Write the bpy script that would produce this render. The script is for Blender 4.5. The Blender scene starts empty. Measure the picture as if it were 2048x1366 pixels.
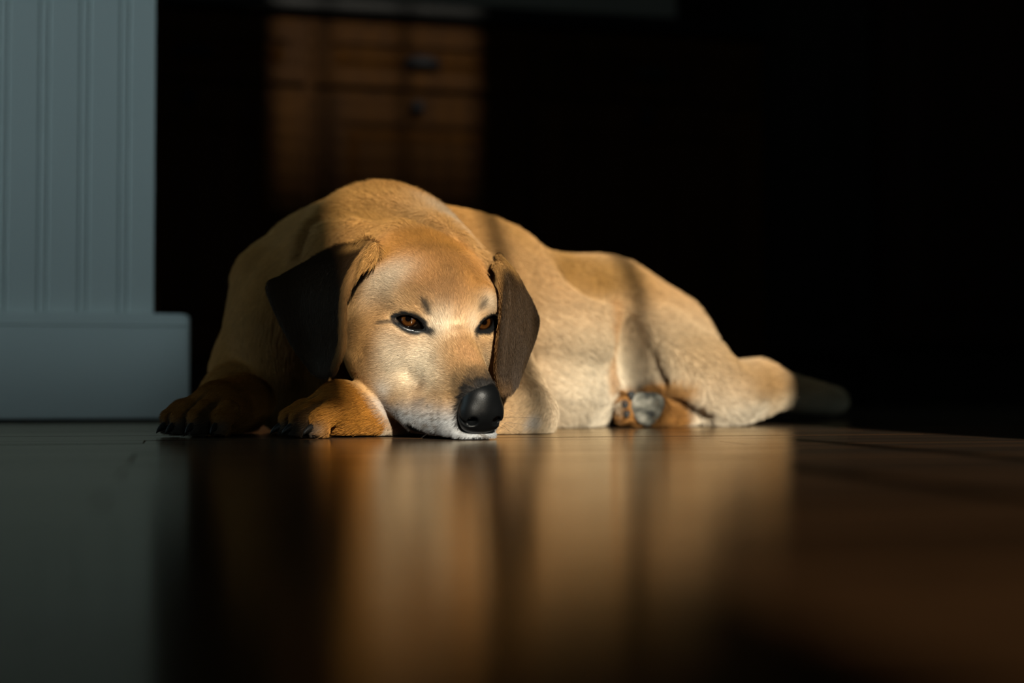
import bpy, math, random
import numpy as np
from mathutils import Vector, Matrix
from mathutils.bvhtree import BVHTree

FUR = True
DETAIL = 1.0          # grid refinement (1 = final)
S = bpy.context.scene
C = S.collection

# ------------------------------------------------------------------ camera, world, sun, exposure
H_CAM = 0.044
TILT = math.atan(90 / 2844.4)
cam = bpy.data.cameras.new('camera')
cam.lens, cam.sensor_width, cam.sensor_fit = 50, 36, 'HORIZONTAL'
cam.clip_start, cam.clip_end = 0.01, 60
cam.dof.use_dof = True
cam.dof.focus_distance = 1.215
cam.dof.aperture_fstop = 2.6
camo = bpy.data.objects.new('camera', cam)
camo.location = (0, 0, H_CAM)
camo.rotation_euler = (math.pi / 2 + TILT, 0, 0)
C.objects.link(camo)
S.camera = camo

PSI = math.radians(13.0)          # the room is turned against the camera
CP, SP = math.cos(PSI), math.sin(PSI)
def rm(x, y, z=0.0):
    return (x * CP - y * SP, x * SP + y * CP, z)

world = bpy.data.worlds.new('sky')
S.world = world
world.use_nodes = True
bg = world.node_tree.nodes['Background']
bg.inputs[0].default_value = (0.66, 0.90, 1.0, 1)
bg.inputs[1].default_value = 1.7

SUN_EL = math.radians(20)
sun = bpy.data.lights.new('sun', 'SUN')
sun.energy = 7.9
sun.color = (1.0, 0.91, 0.78)
sun.angle = math.radians(0.7)
suno = bpy.data.objects.new('sun', sun)
SUN_AZ = math.radians(13.5)
sd = Vector((-math.sin(SUN_AZ) * math.cos(SUN_EL), math.cos(SUN_AZ) * math.cos(SUN_EL), -math.sin(SUN_EL)))
suno.rotation_euler = sd.to_track_quat('-Z', 'Y').to_euler()
suno.location = (0.5, -4, 3)
C.objects.link(suno)

def portal(name, loc, direction, w, h):
    l = bpy.data.lights.new(name, 'AREA')
    l.shape, l.size, l.size_y = 'RECTANGLE', w, h
    l.cycles.is_portal = True
    o = bpy.data.objects.new(name, l)
    o.location = loc
    o.rotation_euler = Vector(direction).to_track_quat('-Z', 'Y').to_euler()
    C.objects.link(o)

S.view_settings.view_transform = 'Standard'
S.view_settings.look = 'None'
S.view_settings.exposure = 0.0
S.view_settings.gamma = 1.0
S.view_settings.use_curve_mapping = False
S.cycles.max_bounces = 8
S.cycles.diffuse_bounces = 3
S.cycles.glossy_bounces = 4
S.cycles.transmission_bounces = 4
S.cycles.use_denoising = True
S.cycles.caustics_reflective = False
S.cycles.caustics_refractive = False
S.cycles.sample_clamp_indirect = 4.0
try:
    S.cycles_curves.shape = 'RIBBONS'
    S.cycles_curves.subdivisions = 2
except Exception:
    pass

random.seed(7)
rng = np.random.default_rng(11)

# ------------------------------------------------------------------ material helpers
def mat(name, col=(.5, .5, .5), rough=.5, spec=.5, **kw):
    m = bpy.data.materials.new(name)
    m.use_nodes = True
    b = m.node_tree.nodes['Principled BSDF']
    b.inputs['Base Color'].default_value = (*col, 1)
    b.inputs['Roughness'].default_value = rough
    b.inputs['Specular IOR Level'].default_value = spec
    for k, v in kw.items():
        b.inputs[k.replace('_', ' ')].default_value = v
    return m

def N(m, kind, **props):
    n = m.node_tree.nodes.new(kind)
    for k, v in props.items():
        setattr(n, k, v)
    return n

def wire(m, a, b):
    m.node_tree.links.new(a, b)

def bsdf(m):
    return m.node_tree.nodes['Principled BSDF']

def ramp(m, stops):
    r = N(m, 'ShaderNodeValToRGB')
    e = r.color_ramp.elements
    while len(e) < len(stops):
        e.new(0.5)
    for el, (p, c) in zip(e, stops):
        el.position, el.color = p, (*c, 1)
    return r

def wood(name, dark, light, scale=(2, 30, 30), rough=.35, per_piece=.25, bump=.05, rough_var=.08, spec=.5):
    m = mat(name, light, rough, spec)
    tc = N(m, 'ShaderNodeTexCoord')
    oi = N(m, 'ShaderNodeObjectInfo')
    mul = N(m, 'ShaderNodeVectorMath', operation='MULTIPLY')
    mul.inputs[1].default_value = scale
    add = N(m, 'ShaderNodeVectorMath', operation='ADD')
    sc = N(m, 'ShaderNodeVectorMath', operation='SCALE')
    sc.inputs['Scale'].default_value = 37.0
    comb = N(m, 'ShaderNodeCombineXYZ')
    wire(m, oi.outputs['Random'], comb.inputs[0]); wire(m, oi.outputs['Random'], comb.inputs[1]); wire(m, oi.outputs['Random'], comb.inputs[2])
    wire(m, comb.outputs[0], sc.inputs[0])
    wire(m, tc.outputs['Object'], mul.inputs[0])
    wire(m, mul.outputs[0], add.inputs[0]); wire(m, sc.outputs[0], add.inputs[1])
    nz = N(m, 'ShaderNodeTexNoise')
    nz.inputs['Scale'].default_value = 1.0; nz.inputs['Detail'].default_value = 6; nz.inputs['Roughness'].default_value = .65
    wire(m, add.outputs[0], nz.inputs['Vector'])
    r = ramp(m, [(.3, dark), (.7, light)])
    wire(m, nz.outputs['Fac'], r.inputs[0])
    hsv = N(m, 'ShaderNodeHueSaturation')
    mr = N(m, 'ShaderNodeMapRange')
    mr.inputs['To Min'].default_value = 1 - per_piece; mr.inputs['To Max'].default_value = 1 + per_piece
    wire(m, oi.outputs['Random'], mr.inputs['Value'])
    wire(m, mr.outputs[0], hsv.inputs['Value'])
    wire(m, r.outputs[0], hsv.inputs['Color'])
    wire(m, hsv.outputs[0], bsdf(m).inputs['Base Color'])
    rr = N(m, 'ShaderNodeMapRange')
    rr.inputs['To Min'].default_value = rough - rough_var; rr.inputs['To Max'].default_value = rough + rough_var
    wire(m, nz.outputs['Fac'], rr.inputs['Value'])
    wire(m, rr.outputs[0], bsdf(m).inputs['Roughness'])
    bp = N(m, 'ShaderNodeBump')
    bp.inputs['Strength'].default_value = bump; bp.inputs['Distance'].default_value = .002
    wire(m, nz.outputs['Fac'], bp.inputs['Height'])
    wire(m, bp.outputs[0], bsdf(m).inputs['Normal'])
    return m

M_FLOOR = wood('polished_oak', (.022, .0095, .0035), (.050, .022, .008), scale=(2.2, 60, 60), rough=.16, per_piece=.22, bump=.10, rough_var=.03)
def varnish(m, tint, ior, rough):
    nt = m.node_tree
    b = bsdf(m)
    out = nt.nodes['Material Output']
    b.inputs['Specular IOR Level'].default_value = 0
    gl = N(m, 'ShaderNodeBsdfGlossy'); gl.inputs['Color'].default_value = (*tint, 1)
    fr = N(m, 'ShaderNodeFresnel'); fr.inputs[0].default_value = ior
    mx = N(m, 'ShaderNodeMixShader')
    for l in list(b.inputs['Roughness'].links) + []:
        wire(m, l.from_socket, gl.inputs['Roughness'])
    for l in list(b.inputs['Normal'].links):
        wire(m, l.from_socket, gl.inputs['Normal'])
    wire(m, fr.outputs[0], mx.inputs[0]); wire(m, b.outputs[0], mx.inputs[1]); wire(m, gl.outputs[0], mx.inputs[2])
    wire(m, mx.outputs[0], out.inputs[0])
varnish(M_FLOOR, (1.0, .90, .74), 1.14, .16)
M_CAB = wood('stained_cabinet_wood', (.020, .0072, .0010), (.042, .0165, .0024), scale=(26, 26, 1.6), rough=.5, per_piece=.12, bump=.03, spec=.02)
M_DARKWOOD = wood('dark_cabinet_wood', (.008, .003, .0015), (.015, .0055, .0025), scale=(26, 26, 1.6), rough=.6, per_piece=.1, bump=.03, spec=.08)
M_GRANITE = mat('black_granite', (.005, .005, .005), .45, .08)
M_PEWTER = mat('dark_pewter', (.010, .010, .012), .6, .15)
M_WALL = mat('wall_paint', (.34, .30, .25), .8, .2)
M_CEIL = mat('ceiling_paint', (.20, .19, .17), .9, .2)
M_TRIM = mat('window_paint', (.5, .5, .48), .5, .4)
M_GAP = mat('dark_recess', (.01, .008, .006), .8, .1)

M_WHITE = mat('white_painted_wood', (.80, .84, .82), .42, .5)
def _white():
    m = M_WHITE
    tc = N(m, 'ShaderNodeTexCoord')
    mp = N(m, 'ShaderNodeMapping'); mp.inputs['Scale'].default_value = (130, 130, 5)
    nz = N(m, 'ShaderNodeTexNoise'); nz.inputs['Scale'].default_value = 1; nz.inputs['Detail'].default_value = 4
    wire(m, tc.outputs['Object'], mp.inputs[0]); wire(m, mp.outputs[0], nz.inputs['Vector'])
    rr = N(m, 'ShaderNodeMapRange'); rr.inputs['To Min'].default_value = .28; rr.inputs['To Max'].default_value = .55
    wire(m, nz.outputs['Fac'], rr.inputs['Value']); wire(m, rr.outputs[0], bsdf(m).inputs['Roughness'])
    bp = N(m, 'ShaderNodeBump'); bp.inputs['Strength'].default_value = .12; bp.inputs['Distance'].default_value = .001
    wire(m, nz.outputs['Fac'], bp.inputs['Height']); wire(m, bp.outputs[0], bsdf(m).inputs['Normal'])
_white()

def glass_mat():
    m = bpy.data.materials.new('window_glass')
    m.use_nodes = True
    nt = m.node_tree
    nt.nodes.remove(nt.nodes['Principled BSDF'])
    out = nt.nodes['Material Output']
    tr = N(m, 'ShaderNodeBsdfTransparent'); tr.inputs[0].default_value = (.96, .97, .96, 1)
    gl = N(m, 'ShaderNodeBsdfGlossy'); gl.inputs['Roughness'].default_value = .02
    fr = N(m, 'ShaderNodeFresnel'); fr.inputs[0].default_value = 1.45
    mx = N(m, 'ShaderNodeMixShader')
    wire(m, fr.outputs[0], mx.inputs[0]); wire(m, tr.outputs[0], mx.inputs[1]); wire(m, gl.outputs[0], mx.inputs[2])
    wire(m, mx.outputs[0], out.inputs[0])
    return m
M_GLASS = glass_mat()

# ------------------------------------------------------------------ mesh helpers
def link(name, me, m=None, parent=None, loc=None, rotz=None):
    o = bpy.data.objects.new(name, me)
    C.objects.link(o)
    if m is not None and me is not None and hasattr(me, 'materials') and len(me.materials) == 0:
        me.materials.append(m)
    if parent is not None:
        o.parent = parent
    if loc is not None:
        o.location = loc
    if rotz is not None:
        o.rotation_euler = (0, 0, rotz)
    return o

def mesh(name, V, F, smooth=False):
    me = bpy.data.meshes.new(name)
    me.from_pydata([tuple(v) for v in V], [], F)
    me.update()
    if smooth:
        me.shade_smooth()
    return me

def cham_box(x0, x1, y0, y1, z0, z1, c=.002):
    """box with chamfered edges: 24 vertices, 26 faces"""
    import bmesh
    bm = bmesh.new()
    bmesh.ops.create_cube(bm, size=1)
    for v in bm.verts:
        v.co = ((x0 + x1) / 2 + v.co.x * (x1 - x0), (y0 + y1) / 2 + v.co.y * (y1 - y0), (z0 + z1) / 2 + v.co.z * (z1 - z0))
    if c > 0:
        bmesh.ops.bevel(bm, geom=bm.edges[:], offset=c, segments=1, affect='EDGES', profile=.5)
    me = bpy.data.meshes.new('box')
    bm.to_mesh(me); bm.free()
    return me

def multi_box(boxes):
    V, F = [], []
    for (x0, x1, y0, y1, z0, z1) in boxes:
        b = len(V)
        V += [(x0, y0, z0), (x1, y0, z0), (x1, y1, z0), (x0, y1, z0), (x0, y0, z1), (x1, y0, z1), (x1, y1, z1), (x0, y1, z1)]
        F += [tuple(b + i for i in f) for f in ((0, 3, 2, 1), (4, 5, 6, 7), (0, 1, 5, 4), (1, 2, 6, 5), (2, 3, 7, 6), (3, 0, 4, 7))]
    return mesh('boxes', V, F)

def extrude_profile(prof, x0, x1):
    """closed profile in (y, z), swept along x"""
    n = len(prof)
    V = [(x0, y, z) for y, z in prof] + [(x1, y, z) for y, z in prof]
    F = [(i, (i + 1) % n, n + (i + 1) % n, n + i) for i in range(n)]
    F += [tuple(range(n - 1, -1, -1)), tuple(range(n, 2 * n))]
    return mesh('profile', V, F)

def extrude_vert(prof, z0, z1):
    """closed profile in (x, y), swept along z"""
    n = len(prof)
    V = [(x, y, z0) for x, y in prof] + [(x, y, z1) for x, y in prof]
    F = [(i, (i + 1) % n, n + (i + 1) % n, n + i) for i in range(n)]
    F += [tuple(range(n - 1, -1, -1)), tuple(range(n, 2 * n))]
    return mesh('profile', V, F)

def structure(o):
    o['kind'] = 'structure'
    return o

def empty(name, loc=(0, 0, 0), rotz=PSI):
    o = bpy.data.objects.new(name, None)
    o.empty_display_size = .1
    C.objects.link(o)
    o.location = loc
    o.rotation_euler = (0, 0, rotz)
    return o

def tag(o, label, cat, group=None):
    o['label'], o['category'] = label, cat
    if group:
        o['group'] = group
    return o

# ------------------------------------------------------------------ the room (room coordinates, turned by PSI)
RX0, RX1, RY0, RY1, RZ = -.80, 2.45, -1.0, 3.78, 2.62
floor = structure(link('floor', cham_box(RX0, RX1, RY0, RY1, -.06, -.0125, 0), M_GAP, rotz=PSI))
PW = .0600
plank_me = {}
for L in (.75, .95, 1.2, 1.45):
    me = cham_box(0, L - .0006, 0, PW - .0006, -.0125, 0, .0006)
    me.materials.append(M_FLOOR)
    plank_me[L] = me
prnd = random.Random(5)
y = -.12
while y < 3.60:
    x = RX0 + .02
    first = True
    while x < RX1 - .3:
        rest = RX1 - .01 - x
        opts = [L for L in plank_me if L <= rest]
        if not opts:
            break
        L = prnd.choice(opts)
        o = link('plank', plank_me[L], None, floor)
        o.location = (x, y, prnd.uniform(-.00025, 0))
        x += L
    y += PW
# the boards behind the camera, never in the frame: one piece
link('plank', cham_box(RX0 + .01, RX1 - .01, RY0 + .01, -.122, -.0125, 0, .001), M_FLOOR, floor)

structure(link('ceiling', cham_box(RX0 - .1, RX1 + .1, RY0 - .1, RY1 + .1, RZ, RZ + .1, 0), M_CEIL, rotz=PSI))
structure(link('wall_back', cham_box(RX0 - .1, RX1 + .1, RY1, RY1 + .1, -.06, RZ, 0), M_WALL, rotz=PSI))
structure(link('wall_right', cham_box(RX1, RX1 + .1, RY0, RY1, -.06, RZ, 0), M_WALL, rotz=PSI))
# front wall (behind the camera) with the tall window the sun comes through
WX0, WX1, WZ0, WZ1 = .118, .710, .20, 2.50
structure(link('wall_front', multi_box([(RX0 - .1, WX0, RY0 - .12, RY0, -.06, RZ), (WX1, RX1 + .1, RY0 - .12, RY0, -.06, RZ),
                                        (WX0, WX1, RY0 - .12, RY0, -.06, WZ0), (WX0, WX1, RY0 - .12, RY0, WZ1, RZ)]), M_WALL, rotz=PSI))
win = structure(empty('window_1', (0, 0, 0)))
FW = .008
link('window_frame', multi_box([(WX0, WX0 + FW, RY0 - .08, RY0 - .03, WZ0, WZ1), (WX1 - FW, WX1, RY0 - .08, RY0 - .03, WZ0, WZ1),
                                (WX0, WX1, RY0 - .08, RY0 - .03, WZ0, WZ0 + .03), (WX0, WX1, RY0 - .08, RY0 - .03, WZ1 - .03, WZ1)]), M_TRIM, win)
for mx in (.339, .5145):
    link('muntin', cham_box(mx - .010, mx + .010, RY0 - .07, RY0 - .045, WZ0 + .02, WZ1 - .02, .002), M_TRIM, win)
# unseen slats added to dim the sun on the cabinets, closing downwards
zs = 2.478
while zs > 1.80:
    hs = .026 + .018 * min(1, max(0, (2.24 - zs) / .30))
    link('dimming_slat', cham_box(WX0, WX1, RY0 - .030, RY0 - .026, zs - hs, zs, .0008), M_TRIM, win)
    zs -= .042
link('rail', cham_box(WX0, WX1, RY0 - .075, RY0 - .04, 1.44, 1.465, .002), M_TRIM, win)
link('beam_stop', cham_box(WX0, .162, RY0 - .075, RY0 - .04, .85, WZ1 - .02, .002), M_TRIM, win)  # added out of view to keep the sunbeam off the near ear
for xa, xb in ((WX0, .227), (.680, WX1)):
    link('beam_stop', cham_box(xa, xb, RY0 - .075, RY0 - .04, 1.80, WZ1 - .02, .002), M_TRIM, win)  # added out of view to narrow the sunbeam on the cabinets
for a, b in ((WX0 + FW, .329), (.349, .5045), (.5245, WX1 - FW)):
    link('pane', multi_box([(a, b, RY0 - .060, RY0 - .056, WZ0 + .03, WZ1 - .03)]), M_GLASS, win)
portal('window_portal', rm((WX0 + WX1) / 2, RY0 - .13, (WZ0 + WZ1) / 2), (-SP, CP, 0), WX1 - WX0, WZ1 - WZ0)
# left wall with a second window that only lets skylight in
LY0, LY1, LZ0, LZ1 = 1.0, 1.76, .06, 2.25
structure(link('wall_left', multi_box([(RX0 - .12, RX0, RY0, LY0, -.06, RZ), (RX0 - .12, RX0, LY1, RY1, -.06, RZ),
                                       (RX0 - .12, RX0, LY0, LY1, -.06, LZ0), (RX0 - .12, RX0, LY0, LY1, LZ1, RZ)]), M_WALL, rotz=PSI))
win2 = structure(empty('window_2', (0, 0, 0)))
link('window_frame', multi_box([(RX0 - .08, RX0 - .03, LY0, LY0 + .04, LZ0, LZ1), (RX0 - .08, RX0 - .03, LY1 - .04, LY1, LZ0, LZ1),
                                (RX0 - .08, RX0 - .03, LY0, LY1, LZ0, LZ0 + .04), (RX0 - .08, RX0 - .03, LY0, LY1, LZ1 - .04, LZ1)]), M_TRIM, win2)
link('pane', multi_box([(RX0 - .058, RX0 - .054, LY0 + .04, LY1 - .04, LZ0 + .04, LZ1 - .04)]), M_GLASS, win2)
portal('side_portal', rm(RX0 - .13, (LY0 + LY1) / 2, (LZ0 + LZ1) / 2), (CP, SP, 0), LY1 - LY0, LZ1 - LZ0)

# ------------------------------------------------------------------ white island end with beadboard
isl = empty('kitchen_island', rm(0, 0, 0))
tag(isl, 'white beadboard kitchen island with a deep plinth, left of the dog', 'kitchen island')
IX = -.037
link('body', cham_box(RX0 + .003, IX - .006, 1.862, 2.44, .02, .87, .002), M_DARKWOOD, isl)
def bead_board(w):
    p = [(0, .012), (0, .0012), (.0008, .0034), (.0017, .0012)]
    p += [(.0060 - .0043 * math.cos(a), .0014 - .0013 * math.sin(a)) for a in np.linspace(.25, math.pi - .25, 6)]
    p += [(.0103, .0012), (.0111, .0034), (.0119, .0010), (.0132, 0), (w - .0010, 0), (w - .0003, .0012), (w - .0003, .012)]
    return p
edge = -.2255
xs = [IX + .0005 - 0.0445] + [-.0806 - .0484 * k for k in range(1, 14)]
widths = [.0445] + [.0484] * 13
for x, w in zip([-.0806] + [-.0806 - .0484 * k for k in range(1, 14)], [IX + .0806] + [.0484] * 13):
    o = link('board', extrude_vert(bead_board(w), .128, .87), M_WHITE, isl)
    o.location = (x, 1.845, 0)
# plinth: front board and end board, rounded top edge with a small bead line
def skirting():
    t, h, r = .018, .1352, .009
    p = [(t, .004), (0, .004), (0, .1185), (.0022, .1205), (.0022, .1225), (.0008, .1245)]
    p += [(.0008 + r * (1 - math.cos(a)), h - r + r * math.sin(a)) for a in np.linspace(0, math.pi / 2, 6)]
    p += [(t, h)]
    return p
V = []
def plinth_front():
    # front skirting whose right end is rounded like its top (returned end)
    x0, x1 = RX0 + .002, .0075
    h, t, r = .1352, .018, .0105
    outline = [(x0, .004), (x1, .004)]
    outline += [(x1 - r + r * math.cos(a), h - r + r * math.sin(a)) for a in np.linspace(0, math.pi / 2, 8)]
    outline += [(x0, h)]
    n = len(outline)
    V = [(x, 1.8282 + (.0025 if i > 1 else 0) * 0, z) for i, (x, z) in enumerate(outline)] + [(x, 1.8282 + t, z) for x, z in outline]
    F = [tuple(range(n - 1, -1, -1))[::-1], tuple(range(n, 2 * n))[::-1]]
    F += [(i, n + i, n + (i + 1) % n, (i + 1) % n) for i in range(n)]
    return mesh('plinth', V, F)
import bmesh
def bevelled(me, off, seg, ang=.6):
    bm = bmesh.new(); bm.from_mesh(me)
    bmesh.ops.recalc_face_normals(bm, faces=bm.faces[:])
    ed = [e for e in bm.edges if len(e.link_faces) == 2 and e.calc_face_angle() > ang]
    bmesh.ops.bevel(bm, geom=ed, offset=off, segments=seg, affect='EDGES', profile=.5)
    bm.to_mesh(me); bm.free(); me.shade_smooth()
    return me
link('plinth', bevelled(plinth_front(), .0016, 2), M_WHITE, isl)
link('plinth_bead', extrude_profile([(1.8272, .1195), (1.8266, .1207), (1.8272, .1219), (1.8284, .1222), (1.8284, .1192)], RX0 + .002, .006), M_WHITE, isl)
link('plinth_end', cham_box(-.016, .0075, 1.8465, 2.44, .004, .1346, .003), M_WHITE, isl)
link('countertop', cham_box(RX0 + .002, .0, 1.80, 2.47, .87, .905, .006), M_GRANITE, isl)

# ------------------------------------------------------------------ base cabinets along the back wall
YC = 3.16
CW_TOP = .868
def frame_panel(x0, x1, z0, z1, y, fr, proud=.0):
    """frame-and-panel front: stiles, rails and a raised centre field, one mesh"""
    b = [(x0, x0 + fr, y, y + .02, z0, z1), (x1 - fr, x1, y, y + .02, z0, z1),
         (x0 + fr, x1 - fr, y, y + .02, z0, z0 + fr), (x0 + fr, x1 - fr, y, y + .02, z1 - fr, z1),
         (x0 + fr, x1 - fr, y + .011, y + .02, z0 + fr, z1 - fr)]
    me = multi_box(b)
    # raised field with sloped edges
    a, c = fr + .012, fr + .035
    V = [(x0 + a, y + .011, z0 + a), (x1 - a, y + .011, z0 + a), (x1 - a, y + .011, z1 - a), (x0 + a, y + .011, z1 - a),
         (x0 + c, y + .003, z0 + c), (x1 - c, y + .003, z0 + c), (x1 - c, y + .003, z1 - c), (x0 + c, y + .003, z1 - c)]
    F = [(4, 5, 6, 7), (0, 1, 5, 4), (1, 2, 6, 5), (2, 3, 7, 6), (3, 0, 4, 7)]
    bm = bmesh.new(); bm.from_mesh(me)
    vs = [bm.verts.new(v) for v in V]
    for f in F:
        bm.faces.new([vs[i] for i in f])
    bm.to_mesh(me); bm.free()
    return me

def cup_pull(cx, cz, y):
    V, F = [], []
    nu, nv = 13, 6
    for i in range(nu):
        u = math.pi * i / (nu - 1)
        for j in range(nv):
            v = math.pi / 2 * j / (nv - 1)
            V.append((cx - .042 * math.cos(u) , y - .022 * math.sin(v) * math.sin(u) ** .6, cz - .012 + .026 * math.sin(u) ** .7 * math.cos(v)))
    for i in range(nu - 1):
        for j in range(nv - 1):
            F.append((i * nv + j, (i + 1) * nv + j, (i + 1) * nv + j + 1, i * nv + j + 1))
    me = mesh('pull', V, F, True)
    return me

def lathe(prof, axis_o, seg=20):
    """profile (r, d): radius r at distance d in front of a face (towards -y)"""
    V, F = [], []
    n = len(prof)
    for k in range(seg):
        a = 2 * math.pi * k / seg
        for r, d in prof:
            V.append((axis_o[0] + r * math.cos(a), axis_o[1] - d, axis_o[2] + r * math.sin(a)))
    for k in range(seg):
        for j in range(n - 1):
            F.append((k * n + j, ((k + 1) % seg) * n + j, ((k + 1) % seg) * n + j + 1, k * n + j + 1))
    return mesh('lathe', V, F, True)

def base_cabinet(x0, x1, label, m):
    c = empty('base_cabinet', (0, 0, 0))
    tag(c, label, 'cabinet', 'wooden base cabinets along the back wall')
    link('carcass', multi_box([(x0 + .001, x1 - .001, YC, RY1 - .02, .10, CW_TOP)]), m, c)
    link('toe_kick', multi_box([(x0, x1, YC + .06, YC + .08, .0, .10)]), M_DARKWOOD, c)
    g = .012
    zd = .700
    d = link('drawer', frame_panel(x0 + g, x1 - g, zd + .012, .842, YC - .02, .034), m, c)
    link('handle', cup_pull((x0 + x1) / 2, .775, YC - .0205), M_PEWTER, d)
    dr = link('door', frame_panel(x0 + g, x1 - g, .115, zd - .010, YC - .02, .062), m, c)
    link('knob', lathe([(.006, 0), (.006, .012), (.014, .016), (.016, .022), (.012, .028), (0, .030)], ((x0 + x1) / 2 - .012, YC - .02, .668)), M_PEWTER, dr)
    return c
base_cabinet(-.69, -.23, 'dark wooden base cabinet standing behind the white island', M_CAB)
base_cabinet(-.23, .268, 'dark wooden base cabinet whose right edge catches the sun', M_CAB)
base_cabinet(.268, .765, 'brown wooden base cabinet with sunlit drawer and cup pull above the dog', M_CAB)
base_cabinet(.765, 1.345, 'unlit wooden base cabinet right of the sunlit one', M_CAB)
ct = link('countertop', bevelled(multi_box([(-.72, 1.345, YC - .035, RY1 - .01, CW_TOP, CW_TOP + .04)]), .012, 3), M_GRANITE, rotz=PSI)
tag(ct, 'black polished stone countertop on the wooden base cabinets', 'countertop')
def tall_cabinet(x0, x1, y0, toe, label, m):
    c = empty('tall_cabinet', (0, 0, 0))
    tag(c, label, 'cabinet')
    link('carcass', multi_box([(x0 + .001, x1 - .001, y0, RY1 - .02, toe, 2.2)]), m, c)
    link('toe_kick', multi_box([(x0, x1, y0 + .06, y0 + .08, 0, toe)]), M_GAP, c)
    d = link('door', frame_panel(x0 + .01, x1 - .01, toe + .01, 1.2, y0 - .02, .055), m, c)
    link('knob', lathe([(.006, 0), (.006, .012), (.014, .016), (.016, .022), (.012, .028), (0, .030)], (x0 + .05, y0 - .02, 1.02)), M_PEWTER, d)
    link('door', frame_panel(x0 + .01, x1 - .01, 1.215, 2.19, y0 - .02, .055), m, c)
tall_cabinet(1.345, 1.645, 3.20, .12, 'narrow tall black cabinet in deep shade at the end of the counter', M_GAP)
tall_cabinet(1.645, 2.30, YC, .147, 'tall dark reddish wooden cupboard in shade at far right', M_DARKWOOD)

# ================================================================== THE DOG
FPX = 2048 * 50 / 36
_fw = np.array([0, math.cos(TILT), math.sin(TILT)])
_up = np.array([0, -math.sin(TILT), math.cos(TILT)])
def at(px, py, Y):
    """the point at depth Y (metres into the room) seen at pixel (px, py)"""
    r = _fw + (px - 1024) / FPX * np.array([1.0, 0, 0]) + (683 - py) / FPX * _up
    return np.array([0, 0, H_CAM]) + r * (Y / r[1])

# ---- distance-field building blocks (numpy, N x 3 points)
def length(v):
    return np.sqrt(np.einsum('ij,ij->i', v, v))

def ell(p, c, r):
    t = p.dtype
    r = np.asarray(r, t)
    q = (p - np.asarray(c, t)) / r
    k0 = length(q) + t.type(1e-9)
    k1 = length(q / r) + t.type(1e-9)
    return k0 * (k0 - 1) / k1

def rot_ell(p, c, r, axes):
    """ellipsoid whose axes are the rows of a rotation matrix"""
    return ell((p - np.asarray(c, float)) @ np.asarray(axes, float).T, (0, 0, 0), r)

def frame(d, up=(0, 0, 1)):
    d = np.asarray(d, float); d = d / np.linalg.norm(d)
    s = np.cross(d, up); s /= np.linalg.norm(s)
    return np.array([s, d, np.cross(s, d)])

def cone(p, a, b, ra, rb):
    t = p.dtype
    a = np.asarray(a, t)
    ba = np.asarray(b, t) - a
    q = p - a
    h = np.clip(q @ ba / (ba @ ba), 0, 1)
    return length(q - h[:, None] * ba) - (t.type(ra) + t.type(rb - ra) * h)

def chain(p, pts, rads, k=0):
    d = None
    for i in range(len(pts) - 1):
        e = cone(p, pts[i], pts[i + 1], rads[i], rads[i + 1])
        d = e if d is None else (np.minimum(d, e) if k == 0 else smin(d, e, k))
    return d

def smin(a, b, k):
    h = np.clip(.5 + .5 * (b - a) / k, 0, 1)
    return b + (a - b) * h - k * h * (1 - h)

def smax(a, b, k):
    return -smin(-a, -b, k)

# ---- head pose: canonical head axes (x to the dog's left, y to the nose, z up; centimetres)
def head_axes(yaw, pitch, roll):
    F = np.array([math.sin(yaw) * math.cos(pitch), -math.cos(yaw) * math.cos(pitch), -math.sin(pitch)])
    L0 = np.array([math.cos(yaw), math.sin(yaw), 0])
    U0 = -np.cross(L0, F)
    return np.stack([L0 * math.cos(roll) + U0 * math.sin(roll), F, U0 * math.cos(roll) - L0 * math.sin(roll)], 1)
HR = head_axes(math.radians(24), math.radians(19.5), math.radians(0.8))
HO = np.array([-.0578, 1.238, .1020])
HS = .0106
def to_head(p):
    return (p - HO.astype(p.dtype)) @ HR.astype(p.dtype) / p.dtype.type(HS)
def from_head(c):
    return np.asarray(c, float) @ HR.T * HS + HO

EYE_C = np.array([2.98, -.16, -.12])
EYE_R = 1.12
EYE_W = np.array([.42, .88, .16]); EYE_W /= np.linalg.norm(EYE_W)
_u = np.array([-.80, .45, -.20]); _u -= EYE_W * (_u @ EYE_W); EYE_U = _u / np.linalg.norm(_u)
EYE_V = np.cross(EYE_W, EYE_U)
if EYE_V[2] < 0:
    EYE_V = -EYE_V
def almond(q):
    """signed 2-d distance to the eyelid opening and height above the eye centre (q folded to x > 0)"""
    t = q.dtype
    d = q - EYE_C.astype(t)
    u, v, w = d @ EYE_U.astype(t), d @ EYE_V.astype(t), d @ EYE_W.astype(t)
    u = u - .10
    # upper lid arc and lower lid arc
    R1, R2 = 1.50, 2.3
    up_ = np.sqrt(u ** 2 + (v + (R1 - .53)) ** 2) - R1
    lo_ = np.sqrt(u ** 2 + (v - (R2 - .46)) ** 2) - R2
    return np.maximum(up_, lo_), w

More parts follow.
